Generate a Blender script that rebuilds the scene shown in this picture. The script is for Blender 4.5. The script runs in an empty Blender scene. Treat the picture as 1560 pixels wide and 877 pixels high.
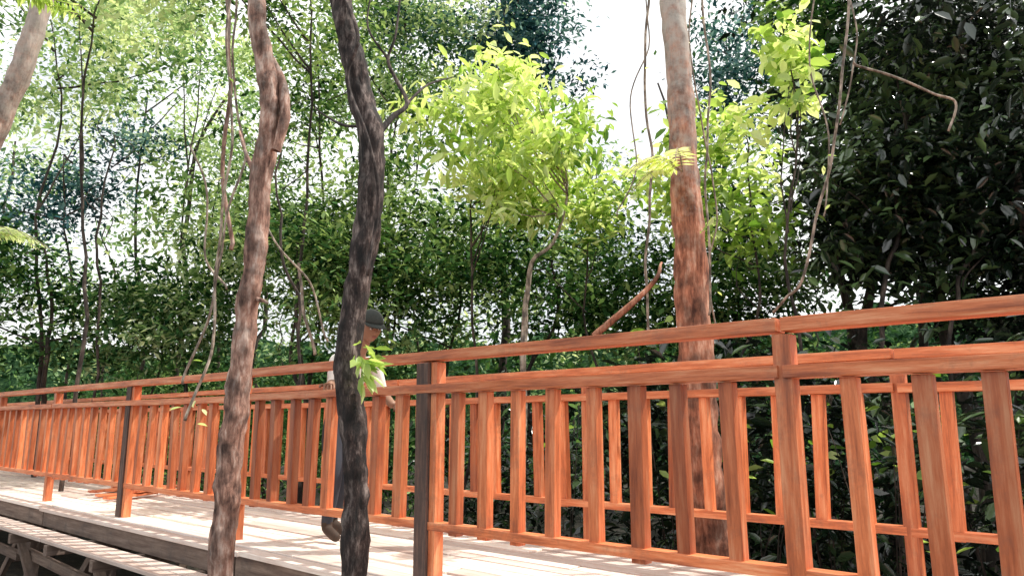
import bpy, bmesh, math, random
import numpy as np
from mathutils import Vector, noise
random.seed(7); rng=np.random.default_rng(11)
sc=bpy.context.scene
sc.view_settings.view_transform='Standard'; sc.view_settings.look='None'; sc.view_settings.exposure=0
COL=sc.collection
# ------------------------------------------------------------------ image pixels to world points
TH=math.radians(10.4); FX=1127.0; CZ=0.85
def px_point(u,v,Y):  # world point from image pixel coordinates u,v and an assumed depth Y
    dx=(u-780)/FX; up=(438.5-v)/FX
    d=(dx, math.cos(TH)-up*math.sin(TH), math.sin(TH)+up*math.cos(TH))
    k=Y/d[1]; return Vector((d[0]*k, Y, CZ+d[2]*k))
U=Vector((-.7454,.6666,0)); N=Vector((.6666,.7454,0))
def W(s,t,z): return U*s+N*t+Vector((0,0,z))
# ------------------------------------------------------------------ nodes
def newmat(name):
    m=bpy.data.materials.new(name); m.use_nodes=True
    nt=m.node_tree; nt.nodes.clear()
    o=nt.nodes.new('ShaderNodeOutputMaterial'); return m,nt,o
def ramp(nt,stops):
    r=nt.nodes.new('ShaderNodeValToRGB'); e=r.color_ramp.elements
    while len(e)<len(stops): e.new(.5)
    for i,(p,c) in enumerate(stops):
        e[i].position=p; e[i].color=(*c,1)
    return r
def mix(nt,fac,a,b,mode='MIX'):
    m=nt.nodes.new('ShaderNodeMix'); m.data_type='RGBA'; m.blend_type=mode
    for s,v in ((m.inputs[0],fac),(m.inputs[6],a),(m.inputs[7],b)):
        if hasattr(v,'is_output'): nt.links.new(v,s)
        elif isinstance(v,tuple): s.default_value=(*v,1)
        else: s.default_value=v
    return m.outputs[2]
def leafmat(name,dark,mid,light,trans=.4,rough=.4,spec=.5,gloss=True):
    m,nt,o=newmat(name)
    a=nt.nodes.new('ShaderNodeAttribute'); a.attribute_name='tone'
    r=ramp(nt,[(0,dark),(.5,mid),(1,light)]); nt.links.new(a.outputs['Fac'],r.inputs[0])
    if gloss:
        p=nt.nodes.new('ShaderNodeBsdfPrincipled'); p.inputs['Roughness'].default_value=rough
        p.inputs['Specular IOR Level'].default_value=spec
    else: p=nt.nodes.new('ShaderNodeBsdfDiffuse')
    nt.links.new(r.outputs[0],p.inputs[0])
    if trans<=0:
        nt.links.new(p.outputs[0],o.inputs[0]); return m
    t=nt.nodes.new('ShaderNodeBsdfTranslucent')
    tb=mix(nt,1.0,r.outputs[0],(1.2,1.25,.75),'MULTIPLY')
    nt.links.new(tb,t.inputs[0])
    ms=nt.nodes.new('ShaderNodeMixShader'); ms.inputs[0].default_value=trans
    nt.links.new(p.outputs[0],ms.inputs[1]); nt.links.new(t.outputs[0],ms.inputs[2]); nt.links.new(ms.outputs[0],o.inputs[0])
    return m
def barkmat(name,c1,c2,c3,scale=6,stretch=.25,lo=.35,hi=.65,bump=.6,pale_up=None):
    m,nt,o=newmat(name)
    g=nt.nodes.new('ShaderNodeNewGeometry'); mp=nt.nodes.new('ShaderNodeMapping'); mp.inputs['Scale'].default_value=(1,1,stretch)
    nt.links.new(g.outputs['Position'],mp.inputs[0])
    n1=nt.nodes.new('ShaderNodeTexNoise'); n1.inputs['Scale'].default_value=scale*4; n1.inputs['Detail'].default_value=8; n1.inputs['Roughness'].default_value=.7
    nt.links.new(mp.outputs[0],n1.inputs[0])
    r=ramp(nt,[(lo,c1),(.5,c2),(hi,c3)]); nt.links.new(n1.outputs[0],r.inputs[0])
    n2=nt.nodes.new('ShaderNodeTexNoise'); n2.inputs['Scale'].default_value=scale*1.3; n2.inputs['Detail'].default_value=4
    nt.links.new(g.outputs['Position'],n2.inputs[0])
    r2=ramp(nt,[(.35,(.35,.35,.35)),(.65,(1.25,1.2,1.15))]); nt.links.new(n2.outputs[0],r2.inputs[0])
    c=mix(nt,1.0,r.outputs[0],r2.outputs[0],'MULTIPLY')
    if pale_up:   # pale tone mixed in, stronger towards the top of the trunk
        sx=nt.nodes.new('ShaderNodeSeparateXYZ'); nt.links.new(g.outputs['Position'],sx.inputs[0])
        mr=nt.nodes.new('ShaderNodeMapRange'); mr.inputs[1].default_value=pale_up[0]; mr.inputs[2].default_value=pale_up[1]; mr.inputs[3].default_value=-.25; mr.inputs[4].default_value=.4
        nt.links.new(sx.outputs[2],mr.inputs[0])
        n3=nt.nodes.new('ShaderNodeTexNoise'); n3.inputs['Scale'].default_value=11; n3.inputs['Detail'].default_value=7; n3.inputs['Roughness'].default_value=.7; nt.links.new(g.outputs['Position'],n3.inputs[0])
        ad=nt.nodes.new('ShaderNodeMath'); nt.links.new(mr.outputs[0],ad.inputs[0]); nt.links.new(n3.outputs[0],ad.inputs[1])
        r3=ramp(nt,[(.45,(0,0,0)),(.85,(.8,.8,.8))]); nt.links.new(ad.outputs[0],r3.inputs[0])
        c=mix(nt,r3.outputs[0],c,pale_up[2])
    p=nt.nodes.new('ShaderNodeBsdfPrincipled'); p.inputs['Roughness'].default_value=.85
    nt.links.new(c,p.inputs['Base Color'])
    b=nt.nodes.new('ShaderNodeBump'); b.inputs['Strength'].default_value=bump; b.inputs['Distance'].default_value=.02
    nt.links.new(n1.outputs[0],b.inputs['Height']); nt.links.new(b.outputs[0],p.inputs['Normal'])
    nt.links.new(p.outputs[0],o.inputs[0]); return m
def woodmat(name,c1,c2,c3,weather=(.25,.2,.17),wamt=.3,rough=.6,wlo=.5,whi=.72,tlo=.45):
    m,nt,o=newmat(name)
    at=nt.nodes.new('ShaderNodeAttribute'); at.attribute_name='grain'
    a=nt.nodes.new('ShaderNodeAttribute'); a.attribute_name='tone'
    n1=nt.nodes.new('ShaderNodeTexNoise'); n1.inputs['Scale'].default_value=1.0; n1.inputs['Detail'].default_value=7; n1.inputs['Roughness'].default_value=.68
    nt.links.new(at.outputs['Vector'],n1.inputs[0])
    r=ramp(nt,[(.3,c1),(.5,c2),(.72,c3)]); nt.links.new(n1.outputs[0],r.inputs[0])
    tr=ramp(nt,[(0,(tlo,tlo*.9,tlo*.86)),(.5,(.92,.92,.92)),(1,(1.25,1.25,1.2))]); nt.links.new(a.outputs['Fac'],tr.inputs[0])
    c=mix(nt,1.0,r.outputs[0],tr.outputs[0],'MULTIPLY')
    g=nt.nodes.new('ShaderNodeNewGeometry')
    n2=nt.nodes.new('ShaderNodeTexNoise'); n2.inputs['Scale'].default_value=5; n2.inputs['Detail'].default_value=7; n2.inputs['Roughness'].default_value=.75
    nt.links.new(g.outputs['Position'],n2.inputs[0])
    r2=ramp(nt,[(wlo,(0,0,0)),(whi,(wamt*2,)*3)]); nt.links.new(n2.outputs[0],r2.inputs[0])
    c=mix(nt,r2.outputs[0],c,weather)
    p=nt.nodes.new('ShaderNodeBsdfPrincipled'); p.inputs['Roughness'].default_value=rough
    nt.links.new(c,p.inputs['Base Color'])
    b=nt.nodes.new('ShaderNodeBump'); b.inputs['Strength'].default_value=.6; b.inputs['Distance'].default_value=.008
    nt.links.new(n1.outputs[0],b.inputs['Height']); nt.links.new(b.outputs[0],p.inputs['Normal'])
    nt.links.new(p.outputs[0],o.inputs[0]); return m
def plain(name,c,rough=.8,var=.15):
    m,nt,o=newmat(name)
    n=nt.nodes.new('ShaderNodeTexNoise'); n.inputs['Scale'].default_value=14; n.inputs['Detail'].default_value=5
    r=ramp(nt,[(.3,tuple(x*(1-var) for x in c)),(.7,tuple(min(1,x*(1+var)) for x in c))]); nt.links.new(n.outputs[0],r.inputs[0])
    p=nt.nodes.new('ShaderNodeBsdfPrincipled'); p.inputs['Roughness'].default_value=rough
    nt.links.new(r.outputs[0],p.inputs['Base Color']); nt.links.new(p.outputs[0],o.inputs[0]); return m
# ------------------------------------------------------------------ helpers
def empty(name):
    e=bpy.data.objects.new(name,None); COL.objects.link(e); return e
def link(name,me,mats,parent=None):
    ob=bpy.data.objects.new(name,me); COL.objects.link(ob)
    for m in (mats if isinstance(mats,(list,tuple)) else [mats]): me.materials.append(m)
    if parent: ob.parent=parent
    return ob
class Tubes:
    def __init__(s): s.v=[];s.f=[]
    def add(s,pts,rad,sides=10,sub=4,wob=.0,lump=.0):
        pts=[Vector(p) for p in pts]
        if not hasattr(rad,'__len__'): rad=[rad]*len(pts)
        P=[];R=[]
        n=len(pts)
        for i in range(n-1):
            p0=pts[max(i-1,0)];p1=pts[i];p2=pts[i+1];p3=pts[min(i+2,n-1)]
            for k in range(sub):
                t=k/sub
                q=.5*((2*p1)+(p2-p0)*t+(2*p0-5*p1+4*p2-p3)*t*t+(3*p1-p0-3*p2+p3)*t**3)
                P.append(q);R.append(rad[i]*(1-t)+rad[i+1]*t)
        P.append(pts[-1]);R.append(rad[-1])
        if wob:
            for i in range(1,len(P)-1): P[i]=P[i]+noise.noise_vector(P[i]*2.3)*wob
        base=len(s.v); up=Vector((.13,.9,.2))
        for i,q in enumerate(P):
            d=(P[min(i+1,len(P)-1)]-P[max(i-1,0)]).normalized()
            a=d.cross(up); 
            if a.length<1e-3: a=d.cross(Vector((1,0,0)))
            a.normalize(); b=d.cross(a)
            for k in range(sides):
                an=2*math.pi*k/sides
                o=a*math.cos(an)+b*math.sin(an)
                r=R[i]
                if lump: r*=1+lump*noise.noise(q*5+o*1.5)+lump*.5*noise.noise(q*17+o*2)
                s.v.append(q+o*r)
            if i:
                for k in range(sides):
                    k2=(k+1)%sides
                    s.f.append((base+(i-1)*sides+k,base+(i-1)*sides+k2,base+i*sides+k2,base+i*sides+k))
        s.f.append(tuple(base+(len(P)-1)*sides+k for k in range(sides)))
    def make(s,name,mat,parent=None):
        me=bpy.data.meshes.new(name); me.from_pydata([tuple(v) for v in s.v],[],s.f)
        me.polygons.foreach_set('use_smooth',[True]*len(me.polygons)); me.update()
        return link(name,me,mat,parent)
def leafmesh(name,P,L,tone,mat,parent=None,aspect=.42,droop=-.25,hexa=False,dirs=None,flat=.5):
    n=len(P)
    if dirs is None:
        az=rng.uniform(0,2*np.pi,n); el=rng.normal(droop,.45,n)
        d=np.stack([np.cos(az)*np.cos(el),np.sin(az)*np.cos(el),np.sin(el)],1)
    else: d=dirs
    upv=np.stack([rng.normal(0,flat,n),rng.normal(0,flat,n),np.ones(n)],1)
    w=np.cross(d,upv); w/=np.linalg.norm(w,axis=1)[:,None]+1e-9
    nn=np.cross(w,d); L=L[:,None]; a=aspect*.5
    if hexa:
        V=np.stack([P,P+d*L*.28+w*L*a*.85+nn*L*.05,P+d*L*.62+w*L*a*.9+nn*L*.03,P+d*L-nn*L*.12,P+d*L*.62-w*L*a*.9+nn*L*.03,P+d*L*.28-w*L*a*.85+nn*L*.05],1).reshape(-1,3); k=6
        base=np.arange(n)[:,None]*6
        F=np.concatenate([base+np.array([0,1,2,3]),base+np.array([0,3,4,5])],1).reshape(-1); nf=2*n
    else:
        V=np.stack([P,P+d*L*.45+w*L*a,P+d*L-nn*L*.1,P+d*L*.45-w*L*a],1).reshape(-1,3); k=4
        F=np.arange(4*n); nf=n
    me=bpy.data.meshes.new(name)
    me.vertices.add(len(V)); me.vertices.foreach_set('co',V.astype(np.float32).ravel())
    me.loops.add(4*nf); me.loops.foreach_set('vertex_index',F.astype(np.int32))
    me.polygons.add(nf); me.polygons.foreach_set('loop_start',np.arange(nf,dtype=np.int32)*4)
    me.update(calc_edges=True)
    at=me.attributes.new('tone','FLOAT','POINT'); at.data.foreach_set('value',np.repeat(np.clip(tone,0,1),k).astype(np.float32))
    return link(name,me,mat,parent)
def clumps(c,rad,ncl,per,cr,L,tone=.5,tvar=.28,shell=.55,flatz=.75):
    c=np.array(c);rad=np.array(rad)
    nl=5; lo=rng.normal(size=(nl,3))*rad*.42; ls=rng.uniform(.5,.85,nl); li=rng.integers(0,nl,ncl)
    v=rng.normal(size=(ncl,3)); v/=np.linalg.norm(v,axis=1)[:,None]
    r=rng.uniform(shell**3,1,ncl)**(1/3)*rng.uniform(.7,1.15,ncl)
    C=c+lo[li]+v*r[:,None]*rad*ls[li][:,None]
    ct=np.clip(rng.normal(tone,tvar,ncl),0,1)
    cs=cr*rng.uniform(.4,1.5,ncl)
    pn=np.maximum(6,(per*(cs/cr)**1.5*rng.uniform(.6,1.2,ncl))).astype(int)
    idx=np.repeat(np.arange(ncl),pn)
    g=rng.normal(size=(len(idx),3))*.55; g[:,2]*=flatz
    P=C[idx]+g*cs[idx][:,None]
    T=ct[idx]+rng.normal(0,.2,len(idx))
    LL=L*rng.uniform(.5,1.35,len(idx))
    return C,P,LL,T
def ground_z(x,y):
    return -.95+.16*noise.noise(Vector((x*.25,y*.25,0)))+.05*noise.noise(Vector((x*1.3,y*1.3,3)))
def tree(name,c,rad,ncl,per,cr,L,mat,bark,base=None,tr=.12,tone=.5,tvar=.28,shell=.5,path=None,limbs=14,hexa=False,aspect=.42,droop=-.25,lr=.03):
    e=empty(name); C,P,LL,T=clumps(c,rad,ncl,per,cr,L,tone,tvar,shell)
    c=Vector(c)
    if base is None: base=(c.x+random.uniform(-.5,.5),c.y+random.uniform(0,1))
    if path is None:
        b=Vector((base[0],base[1],ground_z(*base)-.3)); top=c+Vector((0,0,rad[2]*.5))
        path=[b.lerp(top,k/5)+Vector((random.uniform(-1,1),random.uniform(-1,1),0))*(.25 if 0<k<5 else 0) for k in range(6)]
    n=len(path); t=Tubes(); t.add(path,[tr*(1-.75*k/(n-1)) for k in range(n)],8,4,.05,.25)
    for k in range(min(limbs,ncl)):
        q=Vector(C[k]); j=n-1 if q.z>c.z else n-2; a=Vector(path[j]).lerp(Vector(path[j-1]),random.random())
        m=a.lerp(q,.5)+Vector((random.uniform(-.15,.15),random.uniform(-.15,.15),-.08))
        t.add([a,m,q],[lr,lr*.6,lr*.2],5,3,.06)
    t.make('trunk_and_limbs',bark,e)
    leafmesh('foliage',P,LL,T,mat,e,hexa=hexa,aspect=aspect,droop=droop); return e
class Boxes:
    def __init__(s): s.v=[];s.f=[];s.g=[];s.t=[]
    def seg(s,a,b,w,h,side=None,tone=.5,world=False):
        A=Vector(a) if world else W(*a); B=Vector(b) if world else W(*b); d=(B-A); L=d.length; d.normalize()
        ref=Vector(side) if side else (N if abs(d.z)>.7 else Vector((0,0,1)))
        x=d.cross(ref).normalized(); y=x.cross(d).normalized()
        i0=len(s.v); off=random.uniform(0,80)
        for l,P in ((0,A),(L,B)):
            for sx,sy in ((-1,-1),(1,-1),(1,1),(-1,1)):
                s.v.append(P+x*sx*w/2+y*sy*h/2); s.g.append((l*2.2+off,sx*w*14+off*.7,sy*h*14)); s.t.append(tone)
        for q in ((3,2,1,0),(4,5,6,7),(0,1,5,4),(1,2,6,5),(2,3,7,6),(3,0,4,7)): s.f.append(tuple(i0+k for k in q))
    def make(s,name,mat,parent=None,bev=.004):
        me=bpy.data.meshes.new(name); me.from_pydata([tuple(v) for v in s.v],[],s.f); me.update()
        a=me.attributes.new('grain','FLOAT_VECTOR','POINT'); a.data.foreach_set('vector',np.array(s.g,dtype=np.float32).ravel())
        a=me.attributes.new('tone','FLOAT','POINT'); a.data.foreach_set('value',np.array(s.t,dtype=np.float32))
        ob=link(name,me,mat,parent)
        if bev:
            m=ob.modifiers.new('bevel','BEVEL'); m.width=bev; m.segments=2
        return ob
# ------------------------------------------------------------------ materials
M_rail=woodmat('red_timber',(.30,.070,.025),(.70,.20,.075),(.90,.43,.23),(.20,.09,.06),.28,.42,.53,.75,.5)
M_post=woodmat('weathered_timber',(.05,.03,.026),(.13,.08,.065),(.34,.19,.14),(.05,.045,.045),.4,.8)
M_deck=woodmat('deck_timber',(.66,.50,.43),(.88,.76,.69),(.93,.86,.82),(.5,.38,.32),.25,.5,.55,.8,.62)
M_beam=woodmat('grey_beam_timber',(.10,.06,.05),(.2,.14,.11),(.32,.24,.2),(.08,.065,.06),.4,.85)
B_pink=barkmat('pinkish_bark',(.10,.05,.04),(.38,.22,.17),(.64,.50,.44),pale_up=(2.0,6.0,(.55,.48,.42)))
B_dark=barkmat('dark_lichen_bark',(.012,.009,.009),(.05,.033,.03),(.36,.30,.28),7,.3,.38,.72,.9)
B_red=barkmat('reddish_bark',(.14,.05,.03),(.42,.17,.10),(.62,.38,.28),5,.2,pale_up=(1.6,4.8,(.55,.52,.47)))  # upper trunk painted paler for its hazy look
B_bg=barkmat('background_bark',(.02,.016,.013),(.055,.04,.034),(.15,.12,.10),4)  # dark bark colour for background trunks, limbs and stems
B_vine=barkmat('vine_bark',(.14,.1,.07),(.36,.29,.24),(.6,.53,.45),9)
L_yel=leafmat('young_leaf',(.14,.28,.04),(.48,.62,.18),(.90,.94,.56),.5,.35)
L_mid=leafmat('forest_leaf',(.010,.035,.014),(.075,.175,.055),(.44,.57,.25),.3,.4,gloss=False)  # upper tones lightened for a washed, hazy look
L_shade=leafmat('shaded_glossy_leaf',(.004,.010,.006),(.013,.032,.014),(.13,.21,.08),0,.22,1.0)  # forest shade put into these very dark leaf colours
L_blu=leafmat('bluish_leaf',(.01,.04,.06),(.06,.16,.19),(.32,.50,.55),.25,.4,gloss=False)
L_haze=leafmat('hazed_pale_leaf',(.05,.13,.05),(.29,.43,.22),(.80,.86,.60),.45,.4,gloss=False)  # haze put into the leaf colour, pale and washed out
# ------------------------------------------------------------------ ground
def axis(n,m): 
    return [math.sinh(k/n*5.5)/math.sinh(5.5)*m for k in range(-n,n+1)]
def gridmesh(name,xs,ys,fz,mat):
    gv=[(x,y,fz(x,y)) for y in ys for x in xs]; nx=len(xs); gf=[(j*nx+i,j*nx+i+1,(j+1)*nx+i+1,(j+1)*nx+i) for j in range(len(ys)-1) for i in range(nx-1)]
    me=bpy.data.meshes.new(name); me.from_pydata(gv,[],gf); me.polygons.foreach_set('use_smooth',[True]*len(gf)); me.update(); return link(name,me,mat)
mg,nt,o=newmat('leaf_litter_soil')
n1=nt.nodes.new('ShaderNodeTexNoise'); n1.inputs['Scale'].default_value=9; n1.inputs['Detail'].default_value=9; n1.inputs['Roughness'].default_value=.75
g=nt.nodes.new('ShaderNodeNewGeometry'); nt.links.new(g.outputs['Position'],n1.inputs[0])
r=ramp(nt,[(.35,(.008,.007,.005)),(.55,(.03,.024,.014)),(.7,(.08,.06,.03))]); nt.links.new(n1.outputs[0],r.inputs[0])
p=nt.nodes.new('ShaderNodeBsdfPrincipled'); p.inputs['Roughness'].default_value=.9; nt.links.new(r.outputs[0],p.inputs['Base Color'])
b=nt.nodes.new('ShaderNodeBump'); b.inputs['Distance'].default_value=.05; nt.links.new(n1.outputs[0],b.inputs['Height']); nt.links.new(b.outputs[0],p.inputs['Normal'])
nt.links.new(p.outputs[0],o.inputs[0])
ax=axis(75,450)
gridmesh('ground',ax,[a+5 for a in ax],lambda x,y: ground_z(x,y) if abs(x)<60 and abs(y)<65 else -.95,mg)
mh,nt,o=newmat('occluder_hill_leaves')
n1=nt.nodes.new('ShaderNodeTexNoise'); n1.inputs['Scale'].default_value=2.6; n1.inputs['Detail'].default_value=10; n1.inputs['Roughness'].default_value=.85
g=nt.nodes.new('ShaderNodeNewGeometry'); nt.links.new(g.outputs['Position'],n1.inputs[0])
r=ramp(nt,[(.42,(.004,.01,.006)),(.53,(.02,.05,.022)),(.68,(.16,.26,.12))]); nt.links.new(n1.outputs[0],r.inputs[0])
p=nt.nodes.new('ShaderNodeBsdfDiffuse'); nt.links.new(r.outputs[0],p.inputs[0]); nt.links.new(p.outputs[0],o.inputs[0])
def hillz(x,y):
    k=min(1,max(0,(y-33)/6)); k=k*k*(3-2*k); f=min(1,max(0,(70-abs(x))/25))
    h=5.8+2.2*noise.noise(Vector((x*.12,y*.1,5)))+1.2*noise.noise(Vector((x*.6,y*.6,2)))+.7*noise.noise(Vector((x*1.7,y*1.7,2)))+(1.5 if x>8 else 0)
    return -1.2+k*f*h
gridmesh('occluder_hill',[-70+.6*i for i in range(234)],[33+.5*i for i in range(60)],hillz,mh)  # added hill behind the trees, blocks bright sky gaps low down
# ------------------------------------------------------------------ boardwalk
S0,S1=-3.0,27.0; TN,TF=2.93,4.5
bw=empty('boardwalk')
bx=Boxes(); t=2.68; 
while t<4.72:
    w=random.uniform(.12,.17); s=S0-random.uniform(0,2)
    while s<S1:
        l=random.uniform(2.2,4.2); dz=random.uniform(-.008,.008)
        bx.seg((s,t+w/2,-.018+dz),(s+l-.015,t+w/2+random.uniform(-.005,.005),-.018+dz+random.uniform(-.006,.006)),w-.020,.034,tone=random.uniform(.15,1)); s+=l
    t+=w
for tt,w in ((2.40,.11),(2.53,.12)):
    s=S0
    while s<S1:
        l=random.uniform(2.5,4); bx.seg((s,tt,-.175),(s+l-.02,tt+random.uniform(-.01,.01),-.175),w,.03,tone=random.uniform(0,.3)); s+=l
bx.make('deck_boards',M_deck,bw)
bx=Boxes()
s=S0
while s<S1:
    for tt in (2.75,3.62,4.6): bx.seg((s,tt,-.115),(s+3.98,tt,-.115),.07,.15,tone=random.uniform(.3,.8))
    s+=4
posts=[1.15+2.12*k for k in range(-2,13)]
for s in posts:
    bx.seg((s+.06,2.33,-.24),(s+.06,4.85,-.24),.09,.09,tone=.5)
    bx.seg((s+1.1,2.33,-.24),(s+1.1,4.85,-.24),.07,.09,tone=.5)
    for tt in (2.87,4.55):
        a=W(s+.06,tt,0); gz=ground_z(a.x,a.y)-.9
        bx.seg((s+.06,tt,gz),(s+.06,tt,-.2),.11,.11,tone=random.uniform(.2,.6))
    d=1 if random.random()<.5 else -1
    bx.seg((s+.1,2.78,-.25),(s+.1+d*1.0,2.78,-1.15),.05,.08,tone=random.uniform(.3,.8))
    bx.seg((s+1.9,2.62,-.25),(s+1.0,2.70,-1.15),.05,.08,tone=random.uniform(.4,.9))
    bx.seg((s+.15,2.9,-.3),(s+.15,4.5,-1.1),.05,.08,tone=random.uniform(.2,.6))
    bx.seg((s+.0,4.5,-.3),(s+.0,2.9,-1.1),.05,.08,tone=random.uniform(.2,.6))
    bx.seg((s,2.72,-.56),(s+2.1,2.72,-.54+random.uniform(-.06,.06)),.06,.09,tone=random.uniform(.4,.8))
    bx.seg((s,4.6,-.6),(s+2.1,4.6,-.60),.05,.09,tone=random.uniform(.3,.7))
bx.make('beams_piles_and_braces',M_beam,bw)
bx=Boxes()
for k in range(7):
    s=9.6+random.uniform(-.8,1.2); tt=random.uniform(3.2,4.2); a=random.uniform(-.5,.5)
    bx.seg((s,tt-.3,.022+.03*k/3),(s+a,tt+.35,.022+.03*k/3),.1,.025,tone=random.random())
bx.make('timber_offcuts',M_rail,bw)
def railing(T,side):
    e=empty('wooden_railing'); j=lambda a:random.uniform(-a,a)
    rb=Boxes(); pb=Boxes()
    for i,s in enumerate(posts):
        dark = side<0 and (abs(s-3.27)<.3 or abs(s-7.5)<.3)
        (pb if dark else rb).seg((s,T,-.24 if side<0 else -.15),(s+j(.006),T+j(.008),1.20),.10 if dark else .072,.1 if dark else .075,tone=random.uniform(.25,.5))
        if dark: rb.seg((s-.078,T,.0),(s-.078,T,1.2),.05,.07,tone=.7)
    for k in range(-2,7):
        a=1.15+4.24*k+.02; b=a+4.22
        z1=j(.008);z2=j(.008)
        rb.seg((a,T,1.232+z1),(b,T,1.232+z2),.10,.055,tone=random.uniform(.4,.65))
        rb.seg((a,T,1.045+z1),(b,T,1.045+z2),.115,.05,tone=random.uniform(.4,.65))
        rb.seg((a,T,.285+z1),(b,T,.285+z2),.075,.045,tone=random.uniform(.4,.9))
    for i,s in enumerate(posts[:-1]):
        n=8
        for k in range(1,n+1):
            q=s+2.12*k/(n+1)+j(.018)
            tn=min(1,max(0,random.gauss(.45 if side<0 else .65,.25)))  # shade on the near balusters put into their tone; far ones lighter
            rb.seg((q+j(.016),T+j(.008),.262+j(.016)),(q+j(.01),T+j(.004),1.021),.066*random.uniform(.85,1.12),.054,tone=tn)
    rb.make('rails_and_balusters',M_rail,e,.003)
    if pb.v: pb.make('posts',M_post,e,.004)
railing(TN,-1); railing(TF,1)
# ------------------------------------------------------------------ foreground trunks
def bigtrunk(name,pts,Y,rads,bark,lump=.35,extra=None):
    e=empty(name); t=Tubes()
    P=[px_point(u,v,Y+dy) for u,v,dy in pts]
    b=P[0].copy(); gb=Vector((b.x-.03,b.y,ground_z(b.x,b.y)-.3))
    t.add([gb]+P,[rads[0]*1.35]+rads,20,10,.012,lump)
    if extra: extra(t)
    t.make('trunk',bark,e); return e,P
def ex1(t):
    t.add([px_point(420,230,4.75),px_point(434,180,4.75),px_point(432,130,4.8),px_point(415,90,4.85)],[.03,.034,.03,.02],10,5,.01,.3)
    t.add([px_point(385,455,4.8),px_point(402,458,4.72),px_point(408,462,4.7)],[.02,.012,.006],8,4)
    t.add([px_point(390,270,4.8),px_point(375,235,4.9),px_point(365,200,5.0)],[.02,.014,.008],8,4)
e1,P1=bigtrunk('forest_tree',[(338,877,0),(345,780,0),(352,700,0),(361,600,0),(374,500,0),(388,400,0),(396,300,0),(408,210,0),(414,150,0),(402,80,0),(392,0,0),(385,-150,.1),(380,-700,.6)],4.8,[.072,.074,.076,.077,.075,.07,.066,.07,.076,.062,.055,.05,.03],B_pink,.35,ex1)
def ex2(t):
    t.add([px_point(575,205,3.9),px_point(600,178,4.0),px_point(622,158,4.1),px_point(602,120,4.2),px_point(590,90,4.2),px_point(603,50,4.2),px_point(612,-30,4.3)],[.022,.017,.013,.012,.01,.008,.006],8,5,.01)
    t.add([px_point(622,158,4.1),px_point(650,130,4.3),px_point(690,118,4.5)],[.01,.008,.004],6,5,.01)
    t.add([px_point(555,190,3.9),px_point(520,190,4.1),px_point(480,165,4.3)],[.01,.008,.004],6,5,.01)
    t.add([px_point(590,90,4.2),px_point(560,40,4.2),px_point(570,-30,4.3)],[.008,.006,.005],6,5,.01)
    t.add([px_point(525,0,3.85),px_point(545,60,3.78),px_point(530,120,3.8),px_point(560,210,3.75),px_point(575,300,3.78),px_point(560,420,3.78)],[.012,.012,.012,.011,.01,.008],8,6,.012)
e2,P2=bigtrunk('forest_tree',[(541,877,0),(541,780,0),(541,700,0),(536,620,0),(528,540,0),(540,460,0),(553,400,0),(562,320,0),(567,240,0),(562,180,0),(546,120,0),(530,60,0),(519,0,0),(505,-150,.1),(480,-700,.6)],3.9,[.066,.066,.066,.066,.064,.062,.068,.07,.073,.072,.066,.062,.06,.05,.03],B_dark,.35,ex2)
e3,P3=bigtrunk('forest_tree',[(1086,877,0),(1078,780,0),(1070,680,0),(1062,560,0),(1055,450,0),(1049,340,0),(1042,230,0),(1034,120,0),(1024,0,0),(1015,-200,.1),(1000,-800,.6)],5.9,[.15,.145,.142,.14,.135,.125,.116,.108,.10,.09,.06],B_red,.2)
e4,P4=bigtrunk('forest_tree',[(-180,520,0),(-40,260,0),(10,160,0),(45,70,0),(75,-30,0),(110,-200,0)],8,[.14,.13,.12,.11,.10,.09],B_pink,.2)
for e,P,r in ((e1,P1,1.3),(e2,P2,1.4),(e3,P3,1.9)):
    C,Q,LL,T=clumps(tuple(P[-1]),(r,r,r*.6),26,60,.4,.14,.5)
    leafmesh('foliage',Q,LL,T,L_mid,e)
    t=Tubes()
    for k in range(12): t.add([P[-2],P[-1].lerp(Vector(C[k]),.4),Vector(C[k])],[.03,.02,.006],6,4,.05)
    t.make('limbs',B_pink,e)
# ------------------------------------------------------------------ vines
def vine(pts,r=.008,leaves=0,mat=B_vine,wob=.03):
    e=empty('hanging_vine'); t=Tubes(); P=[px_point(*p) for p in pts]; t.add(P,r,6,8,wob); t.make('stem',mat,e)
    if leaves:
        Q=[]
        for k in range(leaves):
            i=random.randint(0,len(P)-2); Q.append(P[i].lerp(P[i+1],random.random()))
        Q=np.array(Q)+rng.normal(0,.05,(leaves,3)); leafmesh('foliage',Q,rng.uniform(.05,.1,leaves),rng.uniform(.2,1,leaves),L_yel,e,hexa=True)
vine([(1296,-40,5),(1288,60,5),(1275,180,5),(1250,300,5),(1222,420,5),(1195,452,5.1),(1178,475,5.2)],.010)
vine([(1300,95,5),(1350,112,5),(1420,140,5),(1458,155,5),(1445,200,5)],.009)
vine([(1290,-40,5.2),(1305,40,5.2),(1300,110,5.2),(1280,190,5.2)],.006)
vine([(352,-40,5.2),(346,80,5.2),(352,180,5.2),(345,300,5.2),(330,420,5.2),(322,540,5.1),(282,640,5.0)],.011,10)
vine([(362,-40,5.4),(355,120,5.4),(372,230,5.4),(345,340,5.3),(335,400,5.3),(318,480,5.2),(278,585,5.2)],.010)
vine([(343,-40,5.5),(350,120,5.5),(340,260,5.5),(352,380,5.5)],.018,0,B_pink)
vine([(290,222,6),(312,270,6),(318,330,6),(316,400,6),(345,440,6)],.010)
vine([(1068,-40,5.5),(1080,120,5.5),(1075,260,5.5),(1085,380,5.5),(1080,480,5.6)],.009,8)
vine([(990,-40,6.5),(982,120,6.5),(992,260,6.5),(985,400,6.5),(990,520,6.5)],.012,8)
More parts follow.
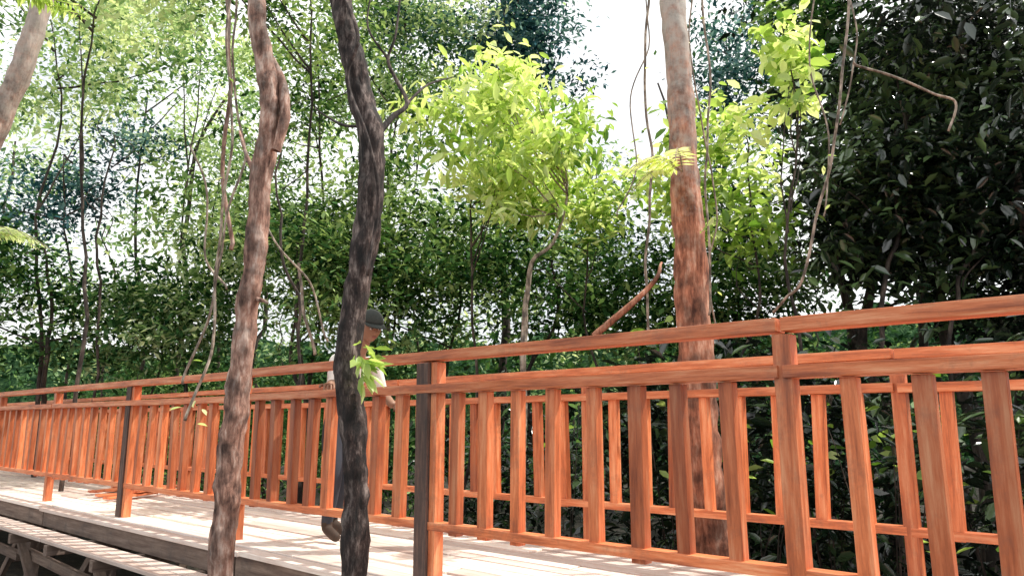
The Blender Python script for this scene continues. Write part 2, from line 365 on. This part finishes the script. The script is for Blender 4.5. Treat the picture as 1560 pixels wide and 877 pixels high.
vine([(1060,-40,6),(1052,60,6),(1064,160,6),(1090,300,6),(1082,430,6),(1095,520,6.1)],.007,4)
vine([(975,-40,7),(988,60,7),(960,150,7),(968,260,7),(940,330,7)],.007)
vine([(1240,-40,6.5),(1235,100,6.5),(1262,220,6.5),(1255,330,6.5)],.008,6)
vine([(905,512,6.2),(950,475,6.2),(985,440,6.2),(1003,418,6.2),(1008,400,6.3)],[.03,.028,.022,.018,.01],0,B_red,.02)
vine([(405,340,7),(430,380,7),(470,430,7),(500,520,7)],.010)
vine([(455,400,8),(462,470,8),(480,540,8)],.018)
# ------------------------------------------------------------------ epiphyte on dark trunk
e=empty('epiphyte_plant')
c=px_point(548,545,3.80); n=34
az=rng.uniform(-2.2,1.0,n); el=rng.uniform(-1.3,.5,n)
D=np.stack([np.cos(az)*np.cos(el)*.8+.15,np.sin(az)*np.cos(el)*.8,np.sin(el)-.15],1); D/=np.linalg.norm(D,axis=1)[:,None]
P=np.array(c)+D*.04+rng.normal(0,.03,(n,3))*np.array([.5,.4,1.5])
leafmesh('leaves',P,rng.uniform(.07,.14,n),rng.uniform(.1,.75,n),L_yel,e,hexa=True,dirs=D,aspect=.36)
def fern(c,nf,L,mat,azr=(0,6.28),up=.5,tone=.75,name='fern'):
    e=empty(name); t=Tubes(); P=[];D=[];LL=[]
    c=Vector(c)
    for k in range(nf):
        az=random.uniform(*azr); h=Vector((math.cos(az),math.sin(az),0)); l=L*random.uniform(.75,1.15); s=Vector((-h.y,h.x,0))
        pts=[c+h*l*x+Vector((0,0,l*(up*x*1.6-1.25*up*x*x*1.6))) for x in (0,.25,.5,.75,1)]
        t.add(pts,[.006,.005,.004,.003,.002],5,4)
        for i in range(20):
            x=.12+.86*i/19; j=min(3,int(x*4)); q=pts[j].lerp(pts[j+1],x*4-j)
            for sg in(-1,1):
                P.append(q); D.append((s*sg+h*.35+Vector((0,0,-.25))+Vector((random.gauss(0,.12),random.gauss(0,.12),random.gauss(0,.12)))).normalized()); LL.append(l*random.uniform(.18,.28)*math.sin(math.pi*min(.96,x*.85+.14))**.8)
    t.make('stems',B_vine,e); n=len(P)
    leafmesh('fronds',np.array(P),np.array(LL),rng.normal(tone,.2,n),mat,e,dirs=np.array([tuple(d) for d in D]),aspect=.2,flat=.2); return e
fern(px_point(1040,262,5.6),7,.55,L_yel,(2.2,4.4),.5,.95)
fern(px_point(-25,360,5.8),7,.45,L_haze,(-1,1.2),.3,.9)
fern(px_point(0,-30,6.6),8,.8,L_yel,(-2.5,1.2),-.1,.5)
def broad(c,n,L,tone=.6,mat=None,spread=.22):
    e=empty('broadleaf_plant'); c=Vector(c); D=[];P=[]; t=Tubes()
    g=Vector((c.x,c.y,ground_z(c.x,c.y)-.1))
    for k in range(n):
        az=random.uniform(0,6.28); el=random.uniform(-.5,.9); d=Vector((math.cos(az)*math.cos(el),math.sin(az)*math.cos(el),math.sin(el)))
        q=c+Vector((random.gauss(0,spread),random.gauss(0,spread),random.gauss(0,spread*1.3))); P.append(tuple(q)); D.append(tuple(d))
        if k%4==0: t.add([g,g.lerp(q,.6),q],[.007,.005,.003],5,3,.03)
    t.make('stems',B_bg,e); leafmesh('leaves',np.array(P),L*rng.uniform(.6,1.2,n),rng.normal(tone,.2,n),mat or L_yel,e,dirs=np.array(D),hexa=True,aspect=.55,flat=.7)
for u,v,Y in [(1150,740,6.3),(1100,690,6.6),(1355,640,6.0),(1350,700,6.2),(1465,855,5.0),(1020,540,7.5),(1255,690,6.5),(860,640,8.5),(1500,650,6.2)]:
    broad(px_point(u,v,Y),random.randint(9,18),.15,.2)
# ------------------------------------------------------------------ forest
T3=lambda u,v,Y: tuple(px_point(u,v,Y))
p0=px_point(795,560,9)
tree('young_tree',T3(825,245,9),(1.3,.9,1.1),60,58,.28,.19,L_yel,B_vine,tone=.66,tr=.045,hexa=True,aspect=.34,shell=.2,droop=-.5,
  path=[(p0.x,p0.y,-1.2),tuple(px_point(797,540,9)),tuple(px_point(803,440,9)),tuple(px_point(812,400,9)),tuple(px_point(840,370,9)),tuple(px_point(865,300,9)),tuple(px_point(850,200,9))],lr=.014,limbs=22)
tree('young_tree',T3(910,300,10),(1.1,.7,.85),30,44,.28,.17,L_yel,B_bg,tone=.5,tr=.03,hexa=True,aspect=.36,limbs=6,lr=.012)
tree('young_tree',T3(745,225,9.6),(.55,.6,.75),18,40,.26,.17,L_yel,B_bg,tone=.65,tr=.03,hexa=True,aspect=.36,limbs=6,lr=.012)
tree('young_tree',T3(1140,270,8),(.75,.6,1.1),28,40,.28,.17,L_yel,B_bg,tone=.45,tr=.03,hexa=True,aspect=.45,limbs=5,lr=.01)
tree('young_tree',T3(1195,90,7.2),(.25,.3,.75),16,24,.16,.17,L_yel,B_bg,tone=.5,tr=.025,hexa=True,aspect=.5,limbs=4,lr=.01)
for (u,v,Y,rx,rz,nc,tn) in [(1400,120,9,2.0,1.7,80,.5),(1330,340,8.5,1.4,1.0,65,.5),(1560,280,8,1.4,1.9,75,.45)]:
    tree('rainforest_tree',T3(u,v,Y),(rx,rx*.8,rz),nc,95,.42,.18,L_shade,B_bg,tone=tn,tvar=.38,hexa=True,shell=.2,limbs=6)
tree('rainforest_tree',T3(1420,300,12),(3.4,1.5,2.6),120,100,.7,.26,L_shade,B_bg,tone=.5,tvar=.35,shell=.1,limbs=6)
tree('rainforest_tree',T3(1500,10,12),(2.9,1.5,2.4),65,100,.6,.24,L_shade,B_bg,tone=.55,tvar=.35,shell=.1,limbs=6)
tree('rainforest_tree',T3(1250,60,13),(1.6,1.2,2.2),40,85,.5,.18,L_mid,B_bg,tone=.4,shell=.1,limbs=6)
tree('rainforest_tree',T3(770,60,15),(1.8,1.2,1.6),100,105,.45,.15,L_blu,B_bg,tone=.5,base=(-.4,15.5),tr=.12,limbs=8)
for (u,v,Y,rx,rz,mat,tn,nc) in [(480,120,14,1.9,1.9,L_mid,.75,60),(640,160,17,1.7,1.8,L_mid,.65,50),(560,330,13,1.7,1.4,L_mid,.65,80),(690,420,13,1.8,1.3,L_mid,.55,95),
    (840,440,12,1.7,1.0,L_mid,.35,95),(980,440,13,1.7,1.3,L_mid,.4,85),(1110,430,12,1.3,1.4,L_mid,.45,65),
    (450,430,12,1.7,1.5,L_mid,.65,95),(250,450,14,2.4,1.5,L_haze,.35,100),(330,330,16,2.2,1.8,L_haze,.4,65),
    (60,440,12,2.1,1.4,L_mid,.3,110),(90,300,15,2.4,1.9,L_blu,.45,70),(220,200,17,2.4,2.0,L_haze,.6,50),(70,90,12,1.9,1.5,L_haze,.65,52),
    (300,40,15,2.4,1.6,L_haze,.65,50),(1110,120,15,1.4,2.1,L_blu,.5,42),(620,10,14,1.7,1.4,L_haze,.45,45),(470,-10,11,1.6,.9,L_mid,.65,40),(160,-10,10,1.8,.8,L_haze,.75,34)]:
    tree('rainforest_tree',T3(u,v,Y),(rx,rx*.8,rz),nc,88,.46,.148,mat,B_bg,tone=tn,tvar=.34,tr=random.uniform(.03,.07),shell=.2,limbs=4,lr=.022)
def belt(name,s0,s1,t0,t1,z0,z1,ncl,per,cr,L,mat,tone,hexa=False,aspect=.42):
    C=[]
    for k in range(ncl):
        w=W(random.uniform(s0,s1),random.uniform(t0,t1),0); C.append((w.x,w.y,random.uniform(z0,z1)))
    C=np.array(C); ct=np.clip(rng.normal(tone,.28,ncl),0,1); cs=cr*rng.uniform(.5,1.4,ncl); idx=np.repeat(np.arange(ncl),per)
    P=C[idx]+rng.normal(size=(len(idx),3))*.5*cs[idx][:,None]
    e=empty(name); leafmesh('foliage',P,L*rng.uniform(.5,1.3,len(idx)),ct[idx]+rng.normal(0,.15,len(idx)),mat,e,hexa=hexa,aspect=aspect)
    t=Tubes()
    for k in range(0,ncl,12):
        c=Vector(C[k]); t.add([Vector((c.x+random.uniform(-.4,.4),c.y,ground_z(c.x,c.y)-.1)),c.lerp(Vector((c.x,c.y,-.9)),.5),c],[.012,.008,.004],5,3,.06)
    t.make('stems',B_bg,e)
belt('understory_foliage',-6,5,6.3,8.5,-1.0,1.4,190,68,.45,.19,L_shade,.4,True)
belt('understory_foliage',2.5,9,7.5,9.5,-1,1.5,90,70,.5,.16,L_shade,.4)
belt('understory_foliage',8,26,7,10,-1,2.2,230,80,.5,.14,L_mid,.32)
belt('understory_foliage',-12,34,12,15,-1,3.2,330,60,.8,.26,L_mid,.22)
nC=850; C=np.stack([rng.uniform(-38,32,nC),rng.uniform(19,32,nC),rng.uniform(0,1,nC)],1)
C[:,2]=C[:,2]**1.15*(C[:,1]*.6+1)-.3
keep=np.ones(nC,bool)
for (u,v,rr) in [(925,60,2.6),(640,235,1.2),(170,300,1.3),(270,130,1.9),(960,160,1.5),(230,60,1.2),(400,250,.9)]:
    q=px_point(u,v,25); dx=(C[:,0]/C[:,1]-q.x/25)*25; dz=((C[:,2]-CZ)/C[:,1]-(q.z-CZ)/25)*25
    keep&=(dx**2+dz**2)>rr**2
C=C[keep]; nC=len(C); per=80; idx=np.repeat(np.arange(nC),per)
cs=rng.uniform(.6,1.4,nC)*.95; ct=np.clip(rng.normal(.5,.28,nC),0,1)
P=C[idx]+rng.normal(size=(len(idx),3))*.5*cs[idx][:,None]
e=empty('distant_forest'); T=ct[idx]+rng.normal(0,.18,len(idx)); LL=.26*rng.uniform(.6,1.3,len(idx))
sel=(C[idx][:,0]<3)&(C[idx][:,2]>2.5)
leafmesh('hazed_foliage',P[sel],LL[sel],T[sel],L_haze,e); leafmesh('foliage',P[~sel],LL[~sel],T[~sel]-.15,L_mid,e)
t=Tubes()
for k in range(18):
    x=random.uniform(-26,20); y=random.uniform(16,26); h=random.uniform(5,12)
    if -.02<(x/y)<.17 : h=random.uniform(2,4)
    r=random.uniform(.03,.09); l=random.uniform(-1.5,1.5)
    t.add([(x,y,-1.2),(x+l*.3,y,h*.35),(x+l*.2,y,h*.7),(x+l,y,h)],[r,r*.85,r*.7,r*.4],6,4,.3)
t.make('trunks',B_bg,e)
for (u,Y) in [(150,12),(1340,8),(1450,8),(455,9.5)]:
    e=empty('sapling'); t=Tubes(); b=px_point(u,520,Y); tp=px_point(u+random.uniform(-45,55),random.uniform(160,280),Y); r=random.uniform(.02,.035)
    t.add([(b.x,b.y,-1.2),tuple(b),tuple(b.lerp(tp,.5)+Vector((random.uniform(-.25,.25),0,0))),tuple(tp)],[r,r*.9,r*.8,r*.4],8,6,.1)
    for k in range(4):
        a=b.lerp(tp,random.uniform(.3,1)); t.add([a,a+Vector((random.uniform(-.5,.5),0,.35)),a+Vector((random.uniform(-.9,.9),.1,.8))],[r*.4,r*.3,r*.1],5,4,.05)
    t.make('stem',B_bg,e)
# ------------------------------------------------------------------ man in cap
man=empty('man_in_cap')
BS,BT=4.80,3.40
F=-U; Lf=N
def H(f,l,z): return W(BS,BT,0)+F*f+Lf*l+Vector((0,0,z))
mS=plain('pale_shirt',(.78,.74,.68)); mT=plain('dark_trousers',(.03,.035,.05)); mK=plain('skin',(.30,.16,.10),.55,.08)
mC=plain('cap_cloth',(.03,.035,.03)); mH=plain('black_hair',(.01,.008,.007)); mB=plain('boots',(.05,.03,.02)); mW=plain('eye_white',(.7,.7,.68),.3,.02)
def dseg(p,a,b):
    ab=b-a; t=max(0,min(1,(p-a).dot(ab)/max(ab.length_squared,1e-9))); return (p-a-ab*t).length
def skinmesh(name,V,E,R,root,mats,matof,sub=2):
    me=bpy.data.meshes.new(name); me.from_pydata([tuple(v) for v in V],E,[]); ob=link(name,me,mats,man)
    bpy.context.view_layer.objects.active=ob
    m=ob.modifiers.new('skin','SKIN'); m.branch_smoothing=.6
    if not me.skin_vertices:
        ob.select_set(True); bpy.ops.mesh.customdata_skin_add()
    for i,r in enumerate(R):
        s=me.skin_vertices[0].data[i]; s.radius=r if isinstance(r,tuple) else (r,r); s.use_root=(i==root)
    s=ob.modifiers.new('sub','SUBSURF'); s.levels=sub; s.render_levels=sub
    bpy.context.view_layer.update()
    ev=ob.evaluated_get(bpy.context.evaluated_depsgraph_get()); nm=bpy.data.meshes.new_from_object(ev)
    ob.modifiers.clear(); ob.data=nm
    if len(nm.materials)==0:
        for q in mats: nm.materials.append(q)
    for p in nm.polygons:
        p.use_smooth=True
        best=min(range(len(E)),key=lambda k:dseg(p.center,V[E[k][0]],V[E[k][1]]))
        p.material_index=matof(E[best],p.center)
    return ob
J=[('pel',0,0,.90,.125),('sp',.03,0,1.03,.12),('ch',.12,0,1.22,.14),('nb',.20,0,1.37,.075),('nk',.25,0,1.44,.052),('hd',.29,0,1.50,.05),
 ('sR',.16,-.17,1.335,.062),('eR',.27,-.27,1.12,.044),('wR',.45,-.42,1.11,.03),
 ('sL',.16,.17,1.335,.062),('eL',.19,.25,1.08,.044),('wL',.39,.2,.98,.03),
 ('hR',.0,-.09,.84,.095),('kR',.10,-.10,.47,.062),('aR',.02,-.10,.10,.042),('tR',.19,-.11,.04,.036),
 ('hL',.0,.09,.84,.095),('kL',-.02,.10,.47,.062),('aL',-.20,.10,.11,.042),('tL',-.04,.11,.04,.036)]
ix={j[0]:i for i,j in enumerate(J)}; V=[H(*j[1:4]) for j in J]; R=[j[4] for j in J]
E=[(ix[a],ix[b]) for a,b in [('pel','sp'),('sp','ch'),('ch','nb'),('nb','nk'),('nk','hd'),('ch','sR'),('sR','eR'),('eR','wR'),('ch','sL'),('sL','eL'),('eL','wL'),('pel','hR'),('hR','kR'),('kR','aR'),('aR','tR'),('pel','hL'),('hL','kL'),('kL','aL'),('aL','tL')]]
def mo(e,c):
    b=J[e[1]][0]
    if b in('nk','hd'): return 2
    if b in('wR','wL'): return 2
    if b in('kR','kL','aR','aL'): return 1 if c.z>.14 else 3
    if b in('hR','hL'): return 1
    if b in('tR','tL'): return 3
    return 0 if c.z>.93 else 1
skinmesh('body',V,E,R,0,[mS,mT,mK,mB],mo)
def hand(name,w,d,palmn,out,curl):
    d=d.normalized(); out=out.normalized(); V=[w,w+d*.045,w+d*.085]; E=[(0,1),(1,2)]; R=[.026,(.036,.018),(.034,.016)]
    V2=list(V)
    for k,(o,l) in enumerate(((-.03,.066),(-.01,.076),(.011,.071),(.031,.056))):
        a=w+d*.085+out*o; i=len(V2); dd=d.copy(); pts=[a]
        for s in range(3):
            dd=(dd+palmn*curl).normalized(); pts.append(pts[-1]+dd*l*(.45,.32,.23)[s])
        V2+=pts; E.append((2,i)); E+=[(i,i+1),(i+1,i+2),(i+2,i+3)]; R+=[.0095,.009,.008,.007]
    i=len(V2); a=w+d*.03-out*.03; V2+=[a,a+(d*.6-out*.7).normalized()*.035,a+(d*.9-out*.6+palmn*.3).normalized()*.062]; E+=[(1,i),(i,i+1),(i+1,i+2)]; R+=[.013,.011,.009]
    skinmesh(name,V2,E,R,0,[mK],lambda e,c:0,1)
hand('right_hand',H(.45,-.42,1.11),F*.8-Lf*.55,Vector((0,0,-1)),F*.5+Lf*.8,.5)
hand('left_hand',H(.39,.2,.98),F*.8-Vector((0,0,.5)),-Lf,Vector((0,0,-1)),.3)
hc=H(.335,0,1.565); hf=(F*.93-Lf*.15-Vector((0,0,.35))).normalized(); hl=(Vector((0,0,1)).cross(hf)).normalized(); hu=hf.cross(hl)
def hp(a,b,c): return hc+hf*a+hl*b+hu*c
bm=bmesh.new(); bmesh.ops.create_uvsphere(bm,u_segments=32,v_segments=24,radius=1)
for v in bm.verts:
    x,y,z=v.co
    a=x*.098;b=y*.076;c=z*.118
    if z<0: b*=1-.28*z*z; a*=1-.12*z*z
    if x>0: a=min(a,.09)
    if x>.5: 
        a+=.024*math.exp(-((y)/.16)**2-((z+.12)/.17)**2)+.007*math.exp(-(y/.3)**2-((z+.48)/.08)**2)+.012*math.exp(-(y/.35)**2-((z+.85)/.2)**2)
        for sy in(-1,1): a-=.010*math.exp(-((y-sy*.42)/.16)**2-((z-.02)/.1)**2)
    v.co=hp(a,b,c)
me=bpy.data.meshes.new('head'); bm.to_mesh(me); bm.free(); ob=link('head',me,[mK,mH],man)
for p in me.polygons:
    p.use_smooth=True; q=p.center-hc
    if q.dot(hf)<.0 and q.dot(hu)>-.05: p.material_index=1
def blob(name,c,rx,ry,rz,mat):
    bm=bmesh.new(); bmesh.ops.create_uvsphere(bm,u_segments=16,v_segments=12,radius=1)
    for v in bm.verts: v.co=c+hf*v.co.x*rx+hl*v.co.y*ry+hu*v.co.z*rz*(1+.15*v.co.x)
    me=bpy.data.meshes.new(name); bm.to_mesh(me); bm.free(); o=link(name,me,mat,man)
    for p in me.polygons: p.use_smooth=True
for sy,nm in((1,'left'),(-1,'right')):
    blob(nm+'_ear',hp(.0,sy*.078,-.005),.02,.008,.032,mK); blob(nm+'_eye',hp(.079,sy*.031,.004),.01,.014,.008,mW); blob(nm+'_pupil',hp(.087,sy*.031,.004),.004,.006,.006,mH)
    blob(nm+'_eyebrow',hp(.09,sy*.031,.024),.004,.02,.004,mH)
blob('lips',hp(.094,0,-.055),.006,.022,.007,plain('lip',(.28,.1,.08)))
bm=bmesh.new(); bmesh.ops.create_uvsphere(bm,u_segments=32,v_segments=16,radius=1)
bmesh.ops.delete(bm,geom=[v for v in bm.verts if v.co.z<-.05],context='VERTS')
for v in bm.verts:
    x,y,z=v.co; v.co=hp(x*.106,y*.086,.04+z*.095)
n0=12; rows=[]
for k in range(n0+1):
    an=-1.25+2.5*k/n0; rows.append((bm.verts.new(hp(.10*math.cos(an),.084*math.sin(an),.045)),bm.verts.new(hp(.105*math.cos(an)+.085*max(0,math.cos(an))**.6,.086*math.sin(an),.036-.012*abs(math.sin(an))))))
for k in range(n0): bm.faces.new((rows[k][0],rows[k][1],rows[k+1][1],rows[k+1][0]))
me=bpy.data.meshes.new('cap'); bm.to_mesh(me); bm.free(); ob=link('cap',me,mC,man)
for p in me.polygons: p.use_smooth=True
s=ob.modifiers.new('s','SOLIDIFY'); s.thickness=.004
# ------------------------------------------------------------------ light
EL=58; az=math.radians(76); hx,hy=math.sin(az),math.cos(az)
world=bpy.data.worlds.new('World'); sc.world=world; world.use_nodes=True; nt=world.node_tree; nt.nodes.clear()
o=nt.nodes.new('ShaderNodeOutputWorld'); bg=nt.nodes.new('ShaderNodeBackground'); bg.inputs[1].default_value=.15
sky=nt.nodes.new('ShaderNodeTexSky'); sky.sky_type='NISHITA'; sky.sun_disc=False; sky.sun_elevation=math.radians(EL)
sky.sun_rotation=az; sky.dust_density=3; sky.air_density=1
tc=nt.nodes.new('ShaderNodeTexCoord'); ns=nt.nodes.new('ShaderNodeTexNoise'); ns.inputs['Scale'].default_value=2.2; ns.inputs['Detail'].default_value=6
nt.links.new(tc.outputs['Generated'],ns.inputs[0]); rr=ramp(nt,[(.35,(.45,)*3),(.55,(.97,)*3)]); nt.links.new(ns.outputs[0],rr.inputs[0])
c=mix(nt,rr.outputs[0],sky.outputs[0],(9.9,10.0,9.9)); nt.links.new(c,bg.inputs[0]); nt.links.new(bg.outputs[0],o.inputs[0])
sl=bpy.data.lights.new('sun','SUN'); sl.energy=5; sl.angle=math.radians(.5); sl.color=(1,.95,.86)
so=bpy.data.objects.new('sun',sl); COL.objects.link(so)
ds=Vector((hx*math.cos(math.radians(EL)),hy*math.cos(math.radians(EL)),math.sin(math.radians(EL)))); so.rotation_euler=ds.to_track_quat('Z','Y').to_euler()
# ------------------------------------------------------------------ camera
cd=bpy.data.cameras.new('camera'); cam=bpy.data.objects.new('camera',cd); COL.objects.link(cam)
cd.sensor_width=36; cd.lens=36*FX/1560; cd.clip_end=1500; cd.clip_start=.05
cam.location=(0,0,CZ); cam.rotation_euler=(math.radians(90)+TH,0,0); sc.camera=cam
